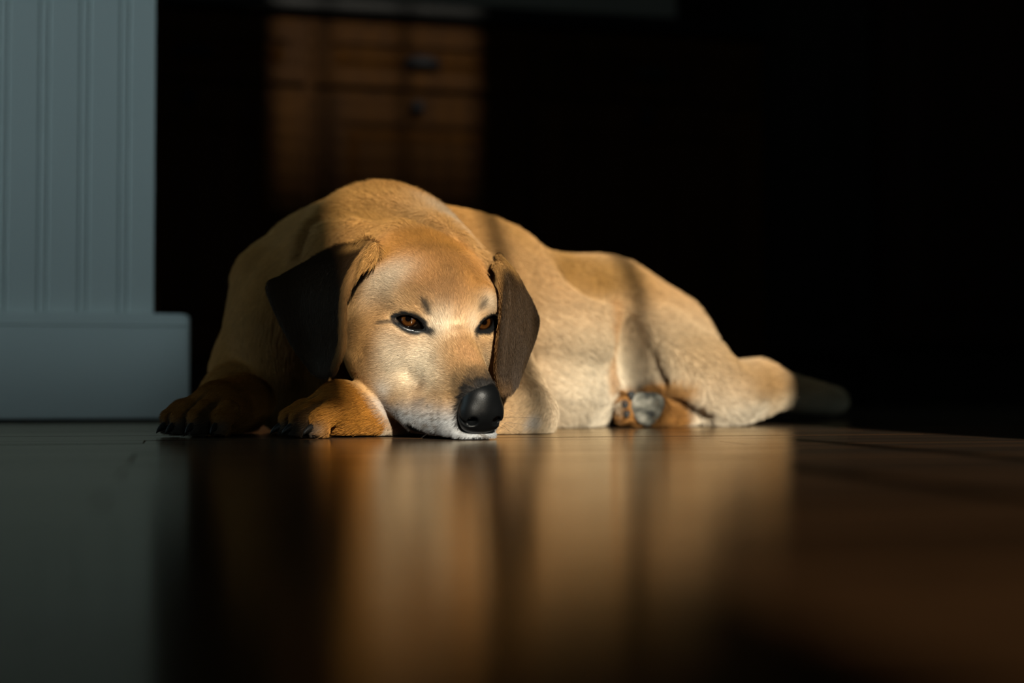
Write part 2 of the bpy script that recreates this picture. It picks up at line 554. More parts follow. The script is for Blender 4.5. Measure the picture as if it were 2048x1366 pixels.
def head_sdf(q):
    """canonical head, centimetres"""
    a = q.copy(); a[:, 0] = np.abs(a[:, 0])
    d = ell(q, (0, -6.0, .2), (6.1, 7.4, 5.1))
    d = smin(d, ell(q, (0, -2.2, 1.2), (4.5, 3.9, 3.0)), 1.6)
    d = smin(d, ell(a, (2.6, -.5, 1.35), (1.9, 1.7, 1.2)), 1.5)
    d = smin(d, ell(a, (4.3, -3.9, -3.4), (2.7, 4.8, 4.0)), 2.0)
    d = smin(d, ell(a, (3.7, -.7, -2.1), (2.0, 2.2, 1.7)), 1.4)
    mz = cone(q, (0, 0, -3.3), (0, 6.3, -5.05), 3.3, 2.35)
    mz = smin(mz, cone(q, (0, .4, -1.2), (0, 8.2, -3.5), 1.7, 1.45), 1.2)
    mz = smin(mz, chain(a, [(1.05, 6.75, -6.15), (2.5, 3.0, -6.6), (3.6, -1.0, -6.2)], [1.60, 1.95, 1.7]), .9)
    mz = smin(mz, cone(q, (0, 6.6, -7.6), (0, -3, -7.2), 1.3, 3.2), .8)
    mz = smin(mz, ell(q, (.15, 8.5, -6.85), (1.7, 1.0, .55)), .5)
    d = smin(d, mz, 1.8)
    # room for the nose leather
    d = smax(d, -(nose_solid(q) + .12), .12)
    # shallow furrow up the forehead
    d = smax(d, -chain(q, [(0, 2.3, .55), (0, 1.75, 2.3), (0, .3, 4.1)], [.18, .25, .1]), .9)
    # eyelid bulge and opening
    d = smin(d, length(a - EYE_C.astype(a.dtype)) - (EYE_R + .22), .55)
    al, w = almond(a)
    d = smax(d, -np.maximum(al, .15 - w), .12)
    # lip slit at the corner of the mouth
    slit = chain(a, [(3.75, 1.2, -6.2), (3.3, 4.0, -7.6), (2.4, 6.5, -8.6)], [.12, .42, .2])
    d = smax(d, -slit, .25)
    return d

def nose_solid(q):
    q = (q - np.array([.20, 0, -4.70], q.dtype)) * np.array([1, 1, .80], q.dtype)
    a = q.copy(); a[:, 0] = np.abs(a[:, 0])
    d = ell(q, (0, 8.75, .15), (1.55, 1.45, 1.38))
    d = smin(d, ell(a, (.95, 9.0, -.15), (.88, 1.0, 1.05)), .5)
    d = smin(d, ell(q, (0, 8.35, 1.05), (1.42, 1.40, .85)), .6)
    d = smin(d, ell(q, (0, 8.75, -.80), (1.35, .95, .62)), .4)
    return d

def nose_sdf(q):
    d = nose_solid(q)
    q = (q - np.array([.20, 0, -4.70], q.dtype)) * np.array([1, 1, .80], q.dtype)
    a = q.copy(); a[:, 0] = np.abs(a[:, 0])
    # nostrils: a round hole drawn out into a slit that curls to the side
    d = smax(d, -ell(a, (1.00, 9.95, -.36), (.40, .9, .30)), .16)
    d = smax(d, -chain(a, [(1.1, 9.95, -.48), (1.5, 9.65, -.62), (1.85, 9.1, -.30), (1.95, 8.7, .25)], [.17, .15, .11, .06]), .12)
    d = smax(d, -cone(q, (0, 10.35, -.6), (0, 9.7, -2.3), .07, .15), .2)
    return d

# ---- ears: smooth sheets through control points, thickened
def catmull(P, n):
    P = np.asarray(P, float)
    m = len(P)
    t = np.linspace(0, m - 1, n)
    i = np.clip(t.astype(int), 0, m - 2)
    u = (t - i)[:, None]
    ext = np.concatenate([[2 * P[0] - P[1]], P, [2 * P[-1] - P[-2]]])
    sh = (1,) * (P.ndim - 1)
    u = u.reshape((n,) + sh)
    a, b, c, d = ext[i], ext[i + 1], ext[i + 2], ext[i + 3]
    return .5 * (2 * b + (c - a) * u + (2 * a - 5 * b + 4 * c - d) * u ** 2 + (3 * b - a - 3 * c + d) * u ** 3)

def sheet(rows, n=26, m=18):
    G = np.array([[at(*c) for c in r] for r in rows])      # rows x cols x 3
    G = catmull(G, n)
    G = catmull(G.transpose(1, 0, 2), m).transpose(1, 0, 2)
    V = G.reshape(-1, 3)
    F = []
    for i in range(n - 1):
        for j in range(m - 1):
            k = i * m + j
            F += [(k, k + 1, k + m + 1), (k, k + m + 1, k + m)]
    return G, BVHTree.FromPolygons([tuple(v) for v in V], F)

EAR_NEAR = [
    [(743, 490, 1.250), (708, 492, 1.270), (672, 498, 1.285), (630, 520, 1.300)],
    [(716, 528, 1.232), (682, 526, 1.246), (622, 540, 1.264), (564, 556, 1.268)],
    [(691, 580, 1.220), (660, 582, 1.232), (600, 584, 1.252), (538, 574, 1.254)],
    [(687, 640, 1.216), (656, 643, 1.229), (610, 640, 1.246), (558, 630, 1.250)],
    [(685, 695, 1.219), (660, 700, 1.230), (628, 700, 1.242), (589, 690, 1.246)],
    [(667, 742, 1.229), (655, 748, 1.233), (642, 747, 1.240), (624, 738, 1.250)]]
EAR_FAR = [
    [(980, 516, 1.250), (990, 511, 1.260), (996, 512, 1.285), (993, 516, 1.315)],
    [(1000, 556, 1.240), (1016, 551, 1.232), (1031, 556, 1.262), (1040, 574, 1.300)],
    [(1005, 620, 1.234), (1019, 615, 1.219), (1047, 616, 1.250), (1070, 630, 1.292)],
    [(998, 690, 1.231), (1012, 690, 1.214), (1043, 682, 1.238), (1069, 666, 1.275)],
    [(995, 742, 1.228), (1006, 745, 1.217), (1032, 737, 1.233), (1051, 716, 1.258)],
    [(1001, 778, 1.226), (1009, 784, 1.223), (1020, 780, 1.229), (1032, 765, 1.240)]]
EARS = [sheet(EAR_NEAR), sheet(EAR_FAR)]
def sheet_dist(p, ear):
    G, bvh = ear
    lo, hi = G.reshape(-1, 3).min(0) - .022, G.reshape(-1, 3).max(0) + .022
    d = np.full(len(p), .022, p.dtype)
    idx = np.nonzero(((p > lo) & (p < hi)).all(1))[0]
    fn = bvh.find_nearest
    out = np.empty(len(idx))
    for n_, i in enumerate(idx):
        r = fn(p[i], .022)
        out[n_] = r[3] if r[3] is not None else .022
    d[idx] = out
    return d

# ---- paws: local frame (x across, y to the toes, z up), metres
class Paw:
    def __init__(s, loc, fwd, tip=0.0, scale=1.0, up=(0, 0, 1)):
        s.loc = np.asarray(loc, float)
        f = np.asarray(fwd, float); f /= np.linalg.norm(f)
        u = np.asarray(up, float); u = u - f * (u @ f); u /= np.linalg.norm(u)
        x = np.cross(f, u)
        s.M = np.stack([x, f, u], 1)
        s.sc = scale
    def local(s, p):
        return (p - s.loc.astype(p.dtype)) @ s.M.astype(p.dtype) / p.dtype.type(s.sc)
    def world(s, c):
        return np.asarray(c, float) @ s.M.T * s.sc + s.loc
    TOES = [(-.0235, .030, .8), (-.0085, .040, 1.0), (.0085, .040, 1.0), (.0235, .030, .8)]
    def sdf(s, p):
        q = s.local(p)
        d = cone(q, (0, -.045, .030), (0, -.002, .024), .0185, .0225)
        d = smin(d, ell(q, (0, .004, .020), (.027, .026, .019)), .012)
        t = None
        for x, L, sc in s.TOES:
            e = chain(q, [(x * .75, .008, .022), (x, L - .010, .0225), (x * 1.06, L + .002, .0165), (x * 1.06, L + .004, .0085)], [.0085, .0092, .0088, .0078])
            t = e if t is None else smin(t, e, .0022)
        d = smin(d, t, .008)
        return d * s.sc
    def claws(s):
        for x, L, sc in s.TOES:
            b = np.array([x * 1.06, L + .007, .0105])
            yield s.world(b), s.world(b + np.array([x * .08, .009, -.0005])), s.world(b + np.array([x * .10, .0135, -.0065])), .0036 * s.sc

PAW_A = Paw(at(440, 868, 1.275) * (1, 1, 0) + (0, 0, -.001), (-.42, -.91, 0), scale=1.05)
PAW_B = Paw(at(682, 865, 1.245) * (1, 1, 0) + (0, 0, -.001), (-.80, -.60, 0), scale=1.05)

# ---- torso and legs (world)
CH = at(702, 643, 1.47)
RB1, RB2 = at(905, 650, 1.54), at(1060, 700, 1.60)
LOIN, PEL, RUMP = at(1190, 692, 1.665), at(1290, 730, 1.70), at(1380, 792, 1.73)
def torso_sdf(p):
    d = chain(p, [CH, RB1, RB2, LOIN, PEL, RUMP], [.112, .107, .104, .098, .086, .057], .03)
    # breast and near shoulder
    d = smin(d, ell(p, at(588, 700, 1.40), (.058, .065, .080)), .035)
    # ridge of the withers
    d = smin(d, chain(p, [at(735, 452, 1.47), at(870, 480, 1.49), at(1000, 512, 1.56)], [.022, .024, .025]), .04)
    # belly towards the camera
    d = smin(d, ell(p, at(1105, 735, 1.555), (.075, .075, .085)), .03)
    return d

NECK = [at(835, 560, 1.345), at(770, 560, 1.405), at(702, 612, 1.47)]
def neck_sdf(p):
    d = chain(p, NECK, [.062, .086, .105], .03)
    roll = chain(p, [at(618, 560, 1.385), at(672, 500, 1.375), at(770, 468, 1.375), at(870, 488, 1.365), at(945, 540, 1.34)],
                 [.018, .024, .026, .024, .018])
    return smin(d, roll, .010)

def legs_sdf(p):
    # the dog's right foreleg (left in the picture): shoulder, elbow, wrist, paw
    d = chain(p, [at(562, 575, 1.45), at(508, 735, 1.42), at(472, 800, 1.345), at(448, 822, 1.30)], [.048, .035, .027, .023], .02)
    d = smin(d, PAW_A.sdf(p), .012)
    # the dog's left foreleg: shoulder, elbow, folded under the chin, paw
    e = chain(p, [at(960, 670, 1.44), at(1018, 790, 1.385), at(1043, 830, 1.345)], [.042, .030, .029], .02)
    e = smin(e, chain(p, [at(1045, 828, 1.345), at(880, 835, 1.295), at(745, 826, 1.255)], [.026, .023, .021]), .015)
    e = smin(e, PAW_B.sdf(p), .012)
    d = np.minimum(d, e)
    return d

HFOOT = at(1292, 816, 1.53)
def hind_sdf(p, torso):
    # thigh, knee, shank to the hock
    t = chain(p, [at(1320, 696, 1.605), at(1384, 756, 1.575), at(1444, 802, 1.570)], [.046, .0415, .030], .03)
    t = smin(t, chain(p, [at(1445, 792, 1.585), at(1515, 776, 1.64), at(1572, 781, 1.67), at(1640, 792, 1.69)], [.036, .032, .019, .014]), .02)
    d = smin(torso, t, .012)
    # tail behind, resting on the floor
    d = smin(d, chain(p, [at(1480, 770, 1.76), at(1580, 788, 1.82), at(1660, 800, 1.90), at(1690, 806, 2.02)], [.026, .020, .015, .009]), .015)
    # far hind foot tucked under, sole to the camera
    f = rot_ell(p, HFOOT, (.0225, .016, .0215), np.eye(3))
    f = smin(f, cone(p, at(1300, 818, 1.545), at(1400, 822, 1.575), .018, .020), .012)
    for (x, y_, r) in SOLE_TOES:
        f = smin(f, ell(p, at(x, y_, 1.522), (r, .011, r * 1.1)), .004)
    return np.minimum(d, f)
SOLE_TOES = [(1254, 828, .0070), (1251, 809, .0075), (1262, 791, .0070)]

EAR_RIM = [at(726, 489, 1.262), at(745, 497, 1.249), at(738, 515, 1.238), at(719, 533, 1.231), at(700, 562, 1.224), at(691, 590, 1.220)]
def dog_sdf(p):
    n = len(p)
    t = torso_sdf(p)
    # hind group only near the hind end
    m = p[:, 0] > .04
    if m.any():
        t[m] = hind_sdf(p[m], t[m])
    nk = neck_sdf(p)
    d = smin(t, nk, .018)
    m = (p[:, 0] < .12) & (p[:, 1] < 1.62)
    if m.any():
        d[m] = smin(d[m], legs_sdf(p[m]), .010)
    lo, hi = np.array([-.25, 1.02, -.05]), np.array([.08, 1.47, .27])
    m = ((p > lo) & (p < hi)).all(1)
    if m.any():
        pm = p[m]
        hd = head_sdf(to_head(pm)) * HS
        hn = smin(hd, cone(pm, NECK[0], NECK[1], .062, .088), .025)
        dm = smin(d[m], hn, .006)
        for e in EARS:
            dm = smin(dm, sheet_dist(pm, e) - .0024, .0035)
        dm = smin(dm, chain(pm, EAR_RIM, [.0050, .0062, .0050, .0036, .0030, .0024]), .0035)
        d[m] = dm
    # lie on the floor
    return smax(d, .0012 - p[:, 2], .004)

def surf(pix, fn, Y0=1.0):
    """where the sight lines through these pixels meet the body"""
    pix = np.asarray(pix, float)
    o = np.array([0, 0, H_CAM])
    d = np.array([at(x, y, 1.0) for x, y in pix]) - o
    d /= np.linalg.norm(d, axis=1, keepdims=True)
    t = np.full(len(pix), Y0)
    for _ in range(70):
        t = t + np.clip(fn(o + d * t[:, None]), -.05, .05) * .8
    return o + d * t[:, None]
_base_sdf = dog_sdf
CREASES = []
def add_crease(pix, rads, k):
    P = surf(pix, _base_sdf)
    P = catmull(P, 3 * (len(P) - 1) + 1)
    r = catmull(np.asarray(rads, float)[:, None], len(P))[:, 0]
    CREASES.append((P, r, k, P.min(0) - .03, P.max(0) + .03))
add_crease([(606, 500), (636, 436), (686, 417), (741, 412), (797, 420), (862, 444), (915, 480)], [.004, .011, .016, .017, .016, .011, .001], .007)
add_crease([(690, 478), (715, 462), (750, 447), (795, 430), (830, 428)], [.002, .011, .013, .009, .0], .007)
add_crease([(905, 450), (950, 487), (985, 512)], [.002, .004, .003], .010)
add_crease([(1284, 655), (1300, 705), (1326, 764)], [.002, .008, .010], .006)
add_crease([(1090, 726), (1150, 732), (1212, 738)], [.006, .013, .009], .03)
add_crease([(1335, 795), (1370, 815), (1405, 838)], [.002, .008, .010], .012)
HOLLOWS = [(surf([(1190, 548)], _base_sdf)[0] + (0, -.026, .012), (.046, .042, .046), .016),      # behind the last rib
           (surf([(1270, 700)], _base_sdf)[0] + (0, -.030, 0), (.0250, .060, .056), .0035)]        # between flank fold and thigh
def dog_sdf(p):
    d = _base_sdf(p)
    for c, r, k in HOLLOWS:
        m = (np.abs(p - c) < np.array(r) + .05).all(1)
        if m.any():
            d[m] = smax(d[m], -ell(p[m], c, r), k)
    for P, r, k, lo, hi in CREASES:
        m = ((p > lo) & (p < hi)).all(1)
        if m.any():
            d[m] = smax(d[m], -chain(p[m], list(P), list(r)), k)
    return d

# ---- surface nets on a rectilinear grid
def axis(segs):
    out = [segs[0][0]]
    for a, b, h in segs:
        n = max(1, int(round((b - a) / (h / DETAIL))))
        out += list(a + (b - a) * (np.arange(1, n + 1) / n))
    return np.array(out)

def pad8(ax):
    n = (-len(ax)) % 8
    h = ax[-1] - ax[-2]
    return np.concatenate([ax, ax[-1] + h * np.arange(1, n + 1)])

def surface_nets(fn, ax, ay, az):
    ax, ay, az = pad8(ax), pad8(ay), pad8(az)
    nx, ny, nz = len(ax), len(ay), len(az)
    bx, by, bz = nx // 8, ny // 8, nz // 8
    cx, cy, cz = (a.reshape(-1, 8) for a in (ax, ay, az))
    def mid(c): return (c[:, 0] + c[:, -1]) / 2
    def half(c): return (c[:, -1] - c[:, 0]) / 2 + (c[:, 1] - c[:, 0])
    X, Y, Z = np.meshgrid(mid(cx), mid(cy), mid(cz), indexing='ij')
    hx, hy, hz = np.meshgrid(half(cx), half(cy), half(cz), indexing='ij')
    rad = np.sqrt(hx ** 2 + hy ** 2 + hz ** 2).ravel()
    fc = fn(np.stack([X.ravel(), Y.ravel(), Z.ravel()], 1).astype(np.float32))
    keep = np.abs(fc) < rad * 1.25 + .006
    A = np.repeat(np.repeat(np.repeat(fc.reshape(bx, by, bz).astype(np.float32), 8, 0), 8, 1), 8, 2)
    ids = np.nonzero(keep)[0]
    I, J, K = np.unravel_index(ids, (bx, by, bz))
    for s in range(0, len(ids), 1500):
        i, j, k = I[s:s + 1500], J[s:s + 1500], K[s:s + 1500]
        n = len(i)
        P = np.empty((n, 8, 8, 8, 3), np.float32)
        P[..., 0] = cx[i][:, :, None, None]
        P[..., 1] = cy[j][:, None, :, None]
        P[..., 2] = cz[k][:, None, None, :]
        v = fn(P.reshape(-1, 3)).astype(np.float32).reshape(n, 8, 8, 8)
        B = A.reshape(bx, 8, by, 8, bz, 8)
        B[i, :, j, :, k, :] = v.reshape(n, 8, 8, 8)
    s = A < 0
    cnt = np.zeros((nx - 1, ny - 1, nz - 1), np.uint8)
    for dx in (0, 1):
        for dy in (0, 1):
            for dz in (0, 1):
                cnt += s[dx:nx - 1 + dx, dy:ny - 1 + dy, dz:nz - 1 + dz]
    act = (cnt > 0) & (cnt < 8)
    ci = np.argwhere(act)
    vid = np.full(act.shape, -1, np.int32)
    vid[act] = np.arange(len(ci))
    acc = np.zeros((len(ci), 3)); num = np.zeros(len(ci))
    corners = [(0, 0, 0), (1, 0, 0), (0, 1, 0), (1, 1, 0), (0, 0, 1), (1, 0, 1), (0, 1, 1), (1, 1, 1)]
    val = [A[ci[:, 0] + c[0], ci[:, 1] + c[1], ci[:, 2] + c[2]] for c in corners]
    for a in range(8):
        for b in range(a + 1, 8):
            d = np.array(corners[b]) - np.array(corners[a])
            if np.abs(d).sum() != 1:
                continue
            va, vb = val[a], val[b]
            m = (va < 0) != (vb < 0)
            t = np.where(m, va / np.where(m, va - vb, 1), 0)
            acc += np.where(m[:, None], np.array(corners[a]) + t[:, None] * d, 0)
            num += m
    loc = acc / num[:, None]
    V = np.stack([a[ci[:, n]] + loc[:, n] * (a[ci[:, n] + 1] - a[ci[:, n]]) for n, a in enumerate((ax, ay, az))], 1)
    quads = []
    for axn in range(3):
        sl0 = [slice(1, -1)] * 3; sl1 = [slice(1, -1)] * 3
        sl0[axn] = slice(0, s.shape[axn] - 1); sl1[axn] = slice(1, s.shape[axn])
        a, b = s[tuple(sl0)], s[tuple(sl1)]
        e = np.argwhere(a != b)
        flip = a[tuple(e.T)]
        off = np.ones(3, int); off[axn] = 0
        e = e + off
        u, w = [(1, 2), (2, 0), (0, 1)][axn]
        du = np.zeros(3, int); du[u] = 1
        dw = np.zeros(3, int); dw[w] = 1
        q = [vid[tuple((e - du - dw).T)], vid[tuple((e - dw).T)], vid[tuple(e.T)], vid[tuple((e - du).T)]]
        q = np.stack(q, 1)
        q[~flip] = q[~flip][:, ::-1]
        quads.append(q)
    Q = np.concatenate(quads)
    Q = Q[(Q >= 0).all(1)]
    return V, Q

def np_mesh(name, V, Q):
    me = bpy.data.meshes.new(name)
    n = Q.shape[1]
    me.vertices.add(len(V)); me.vertices.foreach_set('co', V.astype(np.float32).ravel())
    me.loops.add(Q.size); me.loops.foreach_set('vertex_index', Q.astype(np.int32).ravel())
    me.polygons.add(len(Q)); me.polygons.foreach_set('loop_start', np.arange(0, Q.size, n, dtype=np.int32))
    me.update(calc_edges=True)
    me.validate()
    me.shade_smooth()
    return me

import time as _t
_t0 = _t.time()
HX0, HX1, HY0, HY1, HZ1 = -.185, .035, 1.10, 1.345, .205
V, Q = surface_nets(dog_sdf,
                    axis([(-.345, -.29, .0026), (-.29, HX0, .0016), (HX0, HX1, .00125), (HX1, .10, .002), (.10, .56, .003)]),
                    axis([(1.07, HY0, .002), (HY0, HY1, .00135), (HY1, 1.50, .0022), (1.50, 1.93, .003)]),
                    axis([(-.004, .10, .00125), (.10, HZ1, .00135), (HZ1, .29, .0028)]))
dog_me = np_mesh('body', V, Q)
print('dog mesh', len(V), len(Q), round(_t.time() - _t0, 1))

dog = empty('dog', (-.03, 1.45, 0), 0)
tag(dog, 'yellow short-haired dog lying on the floor, chin beside its paw', 'dog')
dog_off = Vector((-.03, 1.45, 0))
def dog_part(name, me, m, parent=None, origin=None):
    o = link(name, me, m)
    o.parent = dog if parent is None else parent
    if parent is None:
        o.matrix_parent_inverse = Matrix.Translation(-dog_off)
    return o

# ------------------------------------------------------------------ coat colour per vertex
def noise3(p, f, seed=0):
    """cheap smooth pseudo-noise in -1..1"""
    r = np.random.default_rng(seed)
    o = np.zeros(len(p))
    for k in range(5):
        d = r.normal(size=3); d *= f * (1 + .35 * k) / np.linalg.norm(d)
        o += np.sin(p @ d + r.uniform(0, 6.28))
    return o / 2.6

def sstep(a, b, x):
    t = np.clip((x - a) / (b - a), 0, 1)
    return t * t * (3 - 2 * t)

def polyline_dist(p, pts):
    d = None
    for a, b in zip(pts[:-1], pts[1:]):
        e = cone(p, a, b, 0, 0)
        d = e if d is None else np.minimum(d, e)
    return d

GOLD = np.array([.46, .240, .072]); RUST = np.array([.42, .185, .040]); CREAM = np.array([.63, .51, .35])
PALE = np.array([.70, .60, .46]); WHITE = np.array([.48, .49, .50]); BLACK = np.array([.008, .008, .008])
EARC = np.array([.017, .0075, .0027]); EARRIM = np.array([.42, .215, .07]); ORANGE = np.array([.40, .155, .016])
GREYTOE = np.array([.10, .095, .085])

def regions(p):
    """masks shared by colour and fur"""
    q = to_head(p)
    a = q.copy(); a[:, 0] = np.abs(a[:, 0])
    hd = np.full(len(p), 9.0)
    m = ((p > np.array([-.20, 1.05, -.02])) & (p < np.array([.06, 1.42, .25]))).all(1)
    hd[m] = head_sdf(q[m])
    ear = np.minimum(sheet_dist(p, EARS[0]), sheet_dist(p, EARS[1]))
    earm = 1 - sstep(.0034, .0060, ear)
    headm = (1 - sstep(.25, .9, hd)) * (1 - earm)
    return q, a, headm, earm

def coat(p, nrm):
    q, a, headm, earm = regions(p)
    n1 = noise3(p, 55, 1); n2 = noise3(p, 190, 2); n3 = noise3(p, 620, 3)
    col = np.tile(GOLD, (len(p), 1))
    def mix(c, w):
        nonlocal col
        w = np.clip(w, 0, 1)[:, None]
        col = col * (1 - w) + np.asarray(c) * w
    # body: rusty along the spine, cream on flanks, pale belly
    h = p[:, 2]
    spine = sstep(.12, .26, h + .06 * sstep(.05, .4, p[:, 0]))
    mix(CREAM, .75 * (1 - sstep(.06, .17, h)) * sstep(-.05, .10, p[:, 0]) + .22 * sstep(-.08, .05, p[:, 0]))
    mix(RUST, .40 * spine * (1 - sstep(-.02, .12, p[:, 0]) * .4))
    mix(PALE, .85 * (1 - sstep(.03, .10, h)) * sstep(.0, .1, p[:, 0]) * (1 - sstep(.22, .34, p[:, 0])))
    mix(GOLD, .6 * sstep(.20, .30, p[:, 0]) * sstep(.02, .05, h))
    # breast
    mix(GOLD * .95, .85 * (1 - sstep(-.26, -.15, p[:, 0])))
    # forelegs and paws
    for pw, c in ((PAW_A, .6), (PAW_B, 1)):
        l = pw.local(p)
        near = (1 - sstep(.030, .046, np.sqrt((l[:, 0]) ** 2 + (np.maximum(np.abs(l[:, 1] - .0) - .04, 0)) ** 2 + (l[:, 2] - .02) ** 2)))
        near = near * (1 - headm)
        mix(ORANGE * c, .85 * near)
        mix(GREYTOE, near * sstep(.022, .044, l[:, 1]) * (1 - sstep(.010, .019, l[:, 2])) * .9)
        gap = 1 - sstep(.0012, .0034, np.minimum(np.minimum(np.abs(l[:, 0] + .0165), np.abs(l[:, 0] - .0165)), np.abs(l[:, 0])))
        mix(np.array([.05, .03, .015]), near * gap * sstep(.012, .03, l[:, 1]) * .8)
    lB = PAW_B.local(p)
    nb = (1 - headm) * (lB[:, 1] < -.030)
    mix(PALE, nb * (1 - sstep(.006, .018, lB[:, 2])) * sstep(.0, .015, -lB[:, 1]) * (1 - sstep(.05, .06, np.abs(lB[:, 0]) + np.abs(lB[:, 1] + .04))) * .7)
    mix(WHITE, (1 - sstep(.005, .013, np.linalg.norm(p - at(1082, 838, 1.312), axis=1))) * .6)
    # far hind foot: orange fur round grey pads
    fd = np.linalg.norm((p - at(1318, 814, 1.53)) * np.array([.42, .4, .9]), axis=1)
    mix(ORANGE * .7, (1 - sstep(.024, .034, fd)) * (p[:, 1] < 1.60) * sstep(0, .006, p[:, 0] - XF0) * (1 - sstep(0, .015, p[:, 0] - XF1)) * (polyline_dist(p, LEGLINE) > .033) * .95)
    # ---- head
    hm = headm
    m_h = hm > .02
    fore = sstep(-1.0, 2.4, q[:, 2] + .25 * q[:, 1] * 0) * (1 - sstep(1.5, 3.5, q[:, 1]))
    mix(np.array([.50, .285, .110]), hm * .8)
    mix(np.array([.42, .195, .058]), hm * sstep(1.6, 3.4, q[:, 2]) * .9)
    mix(np.array([.45, .215, .070]), hm * .55 * np.exp(-((a[:, 0]) / 1.4) ** 2) * sstep(.2, 2.2, q[:, 2]))
    mix(CREAM, hm * .75 * np.exp(-(((a[:, 0] - 4.3) / 2.2) ** 2 + ((q[:, 1] + .2) / 2.6) ** 2 + ((q[:, 2] + 3.4) / 2.2) ** 2)))
    mix(CREAM, hm * .70 * np.exp(-(((a[:, 0] - 2.6) / 1.2) ** 2 + ((q[:, 1] - 4.3) / 3.2) ** 2 + ((q[:, 2] + 3.2) / 1.5) ** 2)))
    mix(CREAM, hm * .65 * np.exp(-(((a[:, 0] - 4.4) / 1.4) ** 2 + ((q[:, 1] + 1.6) / 2.0) ** 2 + ((q[:, 2] - 1.6) / 1.3) ** 2)))
    mix(PALE, hm * .6 * np.exp(-(((a[:, 0] - 1.5) / .9) ** 2 + ((q[:, 1] - 1.6) / 1.2) ** 2 + ((q[:, 2] - .2) / 1.2) ** 2)))
    mix(np.array([.47, .25, .10]), hm * .7 * np.exp(-(((a[:, 0]) / 1.1) ** 2 + ((q[:, 1] - 4.5) / 2.8) ** 2)) * sstep(-4, -2.2, q[:, 2]))
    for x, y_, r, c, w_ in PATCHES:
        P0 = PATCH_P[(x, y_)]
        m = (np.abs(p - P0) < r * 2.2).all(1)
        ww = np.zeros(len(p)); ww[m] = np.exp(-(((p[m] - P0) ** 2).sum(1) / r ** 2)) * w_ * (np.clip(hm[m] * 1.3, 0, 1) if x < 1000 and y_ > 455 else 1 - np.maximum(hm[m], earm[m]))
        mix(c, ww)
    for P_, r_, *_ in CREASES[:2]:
        mix(np.array([.25, .125, .040]), (1 - hm) * (1 - earm) * (1 - sstep(.004, .017, polyline_dist(p, list(P_)))) * .6)  # shade of the neck creases painted in as browner coat
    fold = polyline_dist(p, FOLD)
    mix(np.array([.44, .22, .075]), (1 - sstep(.003, .013, fold)) * .65)  # warm shade of the flank fold, put into the coat colour
    # pale, grey-flecked lips and chin
    lip = hm * sstep(4.6, 7.0, -q[:, 2] + .30 * (q[:, 1] - 4.5)) * sstep(1.5, 3.4, q[:, 1])
    mix(WHITE * .92, lip * .95)
    chin = hm * sstep(6.0, 7.0, -q[:, 2]) * sstep(-1.0, 1.5, q[:, 1])
    mix(WHITE * .85, chin * .8)
    mix(np.array([.16, .13, .10]), np.clip(lip + chin, 0, 1) * sstep(.35, .95, n3 + .35 * n2) * .7)
    # dark smudge on top of the muzzle just behind the nose, darker on the far side
    dn = np.linalg.norm((q - np.array([.25, 8.0, -3.6])) / np.array([1.5, 1.9, 1.6]), axis=1)
    mix(np.array([.030, .026, .022]), hm * (1 - sstep(.80, 1.75, dn + .10 * n2)) * .97)
    dn2 = np.linalg.norm((q - np.array([1.6, 6.2, -3.4])) / np.array([1.3, 3.0, 1.6]), axis=1)
    mix(np.array([.13, .085, .050]), hm * (1 - sstep(.5, 1.3, dn2)) * .75)
    # eye rims, tear corner, brow whisker spots
    al, w = almond(a)
    front = hm * (w > -.2) * (np.abs(q[:, 1] + .2) < 2.6)
    mix(BLACK, front * (1 - sstep(.30, .56, al + .05 * n3)))
    d = a - EYE_C
    u, v = d @ EYE_U, d @ EYE_V
    mix(BLACK, front * (1 - sstep(.30, .62, np.sqrt(((u - 1.55) / 1.5) ** 2 + ((v + .12) / .75) ** 2) + .08 * n3)) * .95)
    mix(np.array([.05, .035, .025]), hm * (1 - sstep(.0010, .0030, polyline_dist(p, CORNER))) * .75)
    bs = np.linalg.norm((a - np.array([2.05, .95, 1.35])) / np.array([.34, .8, .75]), axis=1)
    mix(np.array([.03, .025, .02]), hm * (1 - sstep(.6, 1.3, bs + .3 * n3)) * .9)
    # lip slit
    slit = chain(a, [(3.75, 1.2, -6.2), (3.3, 4.0, -7.6), (2.4, 6.5, -8.6)], [.12, .42, .2])
    mix(BLACK, hm * (1 - sstep(.12, .32, slit)))
    # ---- ears
    for e, (G, _) in enumerate(EARS):
        m = earm > .01
        if not m.any():
            continue
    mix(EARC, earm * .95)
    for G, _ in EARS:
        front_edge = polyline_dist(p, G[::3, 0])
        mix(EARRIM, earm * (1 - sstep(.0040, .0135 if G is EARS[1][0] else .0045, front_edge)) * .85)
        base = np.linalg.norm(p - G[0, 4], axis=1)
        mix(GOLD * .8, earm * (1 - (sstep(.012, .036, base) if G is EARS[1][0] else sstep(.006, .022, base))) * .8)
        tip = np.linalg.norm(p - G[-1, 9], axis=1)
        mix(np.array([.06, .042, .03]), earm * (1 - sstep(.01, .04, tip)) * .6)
    # living variation
    mix(PALE, (1 - sstep(.018, .034, np.linalg.norm((p - at(1475, 828, 1.575)) * np.array([.6, .6, 1.4]), axis=1))) * .8)
    # dark skin round the nose leather
    ndist = np.full(len(p), 9.0); ndist[m_h] = nose_solid(q[m_h])
    mix(np.array([.02, .018, .017]), hm * (1 - sstep(.06, .34, ndist + .1 * n3 + .5 * sstep(6.1, 6.5, -q[:, 2]) )) * .95)
    col = col * (1 + (.04 + .05 * hm) * n1 + (.03 + .04 * hm) * n2)[:, None]
    wet = front * (1 - sstep(.10, .26, al))
    return np.clip(col, .003, .9), wet, headm, earm, al + 5 * (1 - np.clip(front, 0, 1)), slit

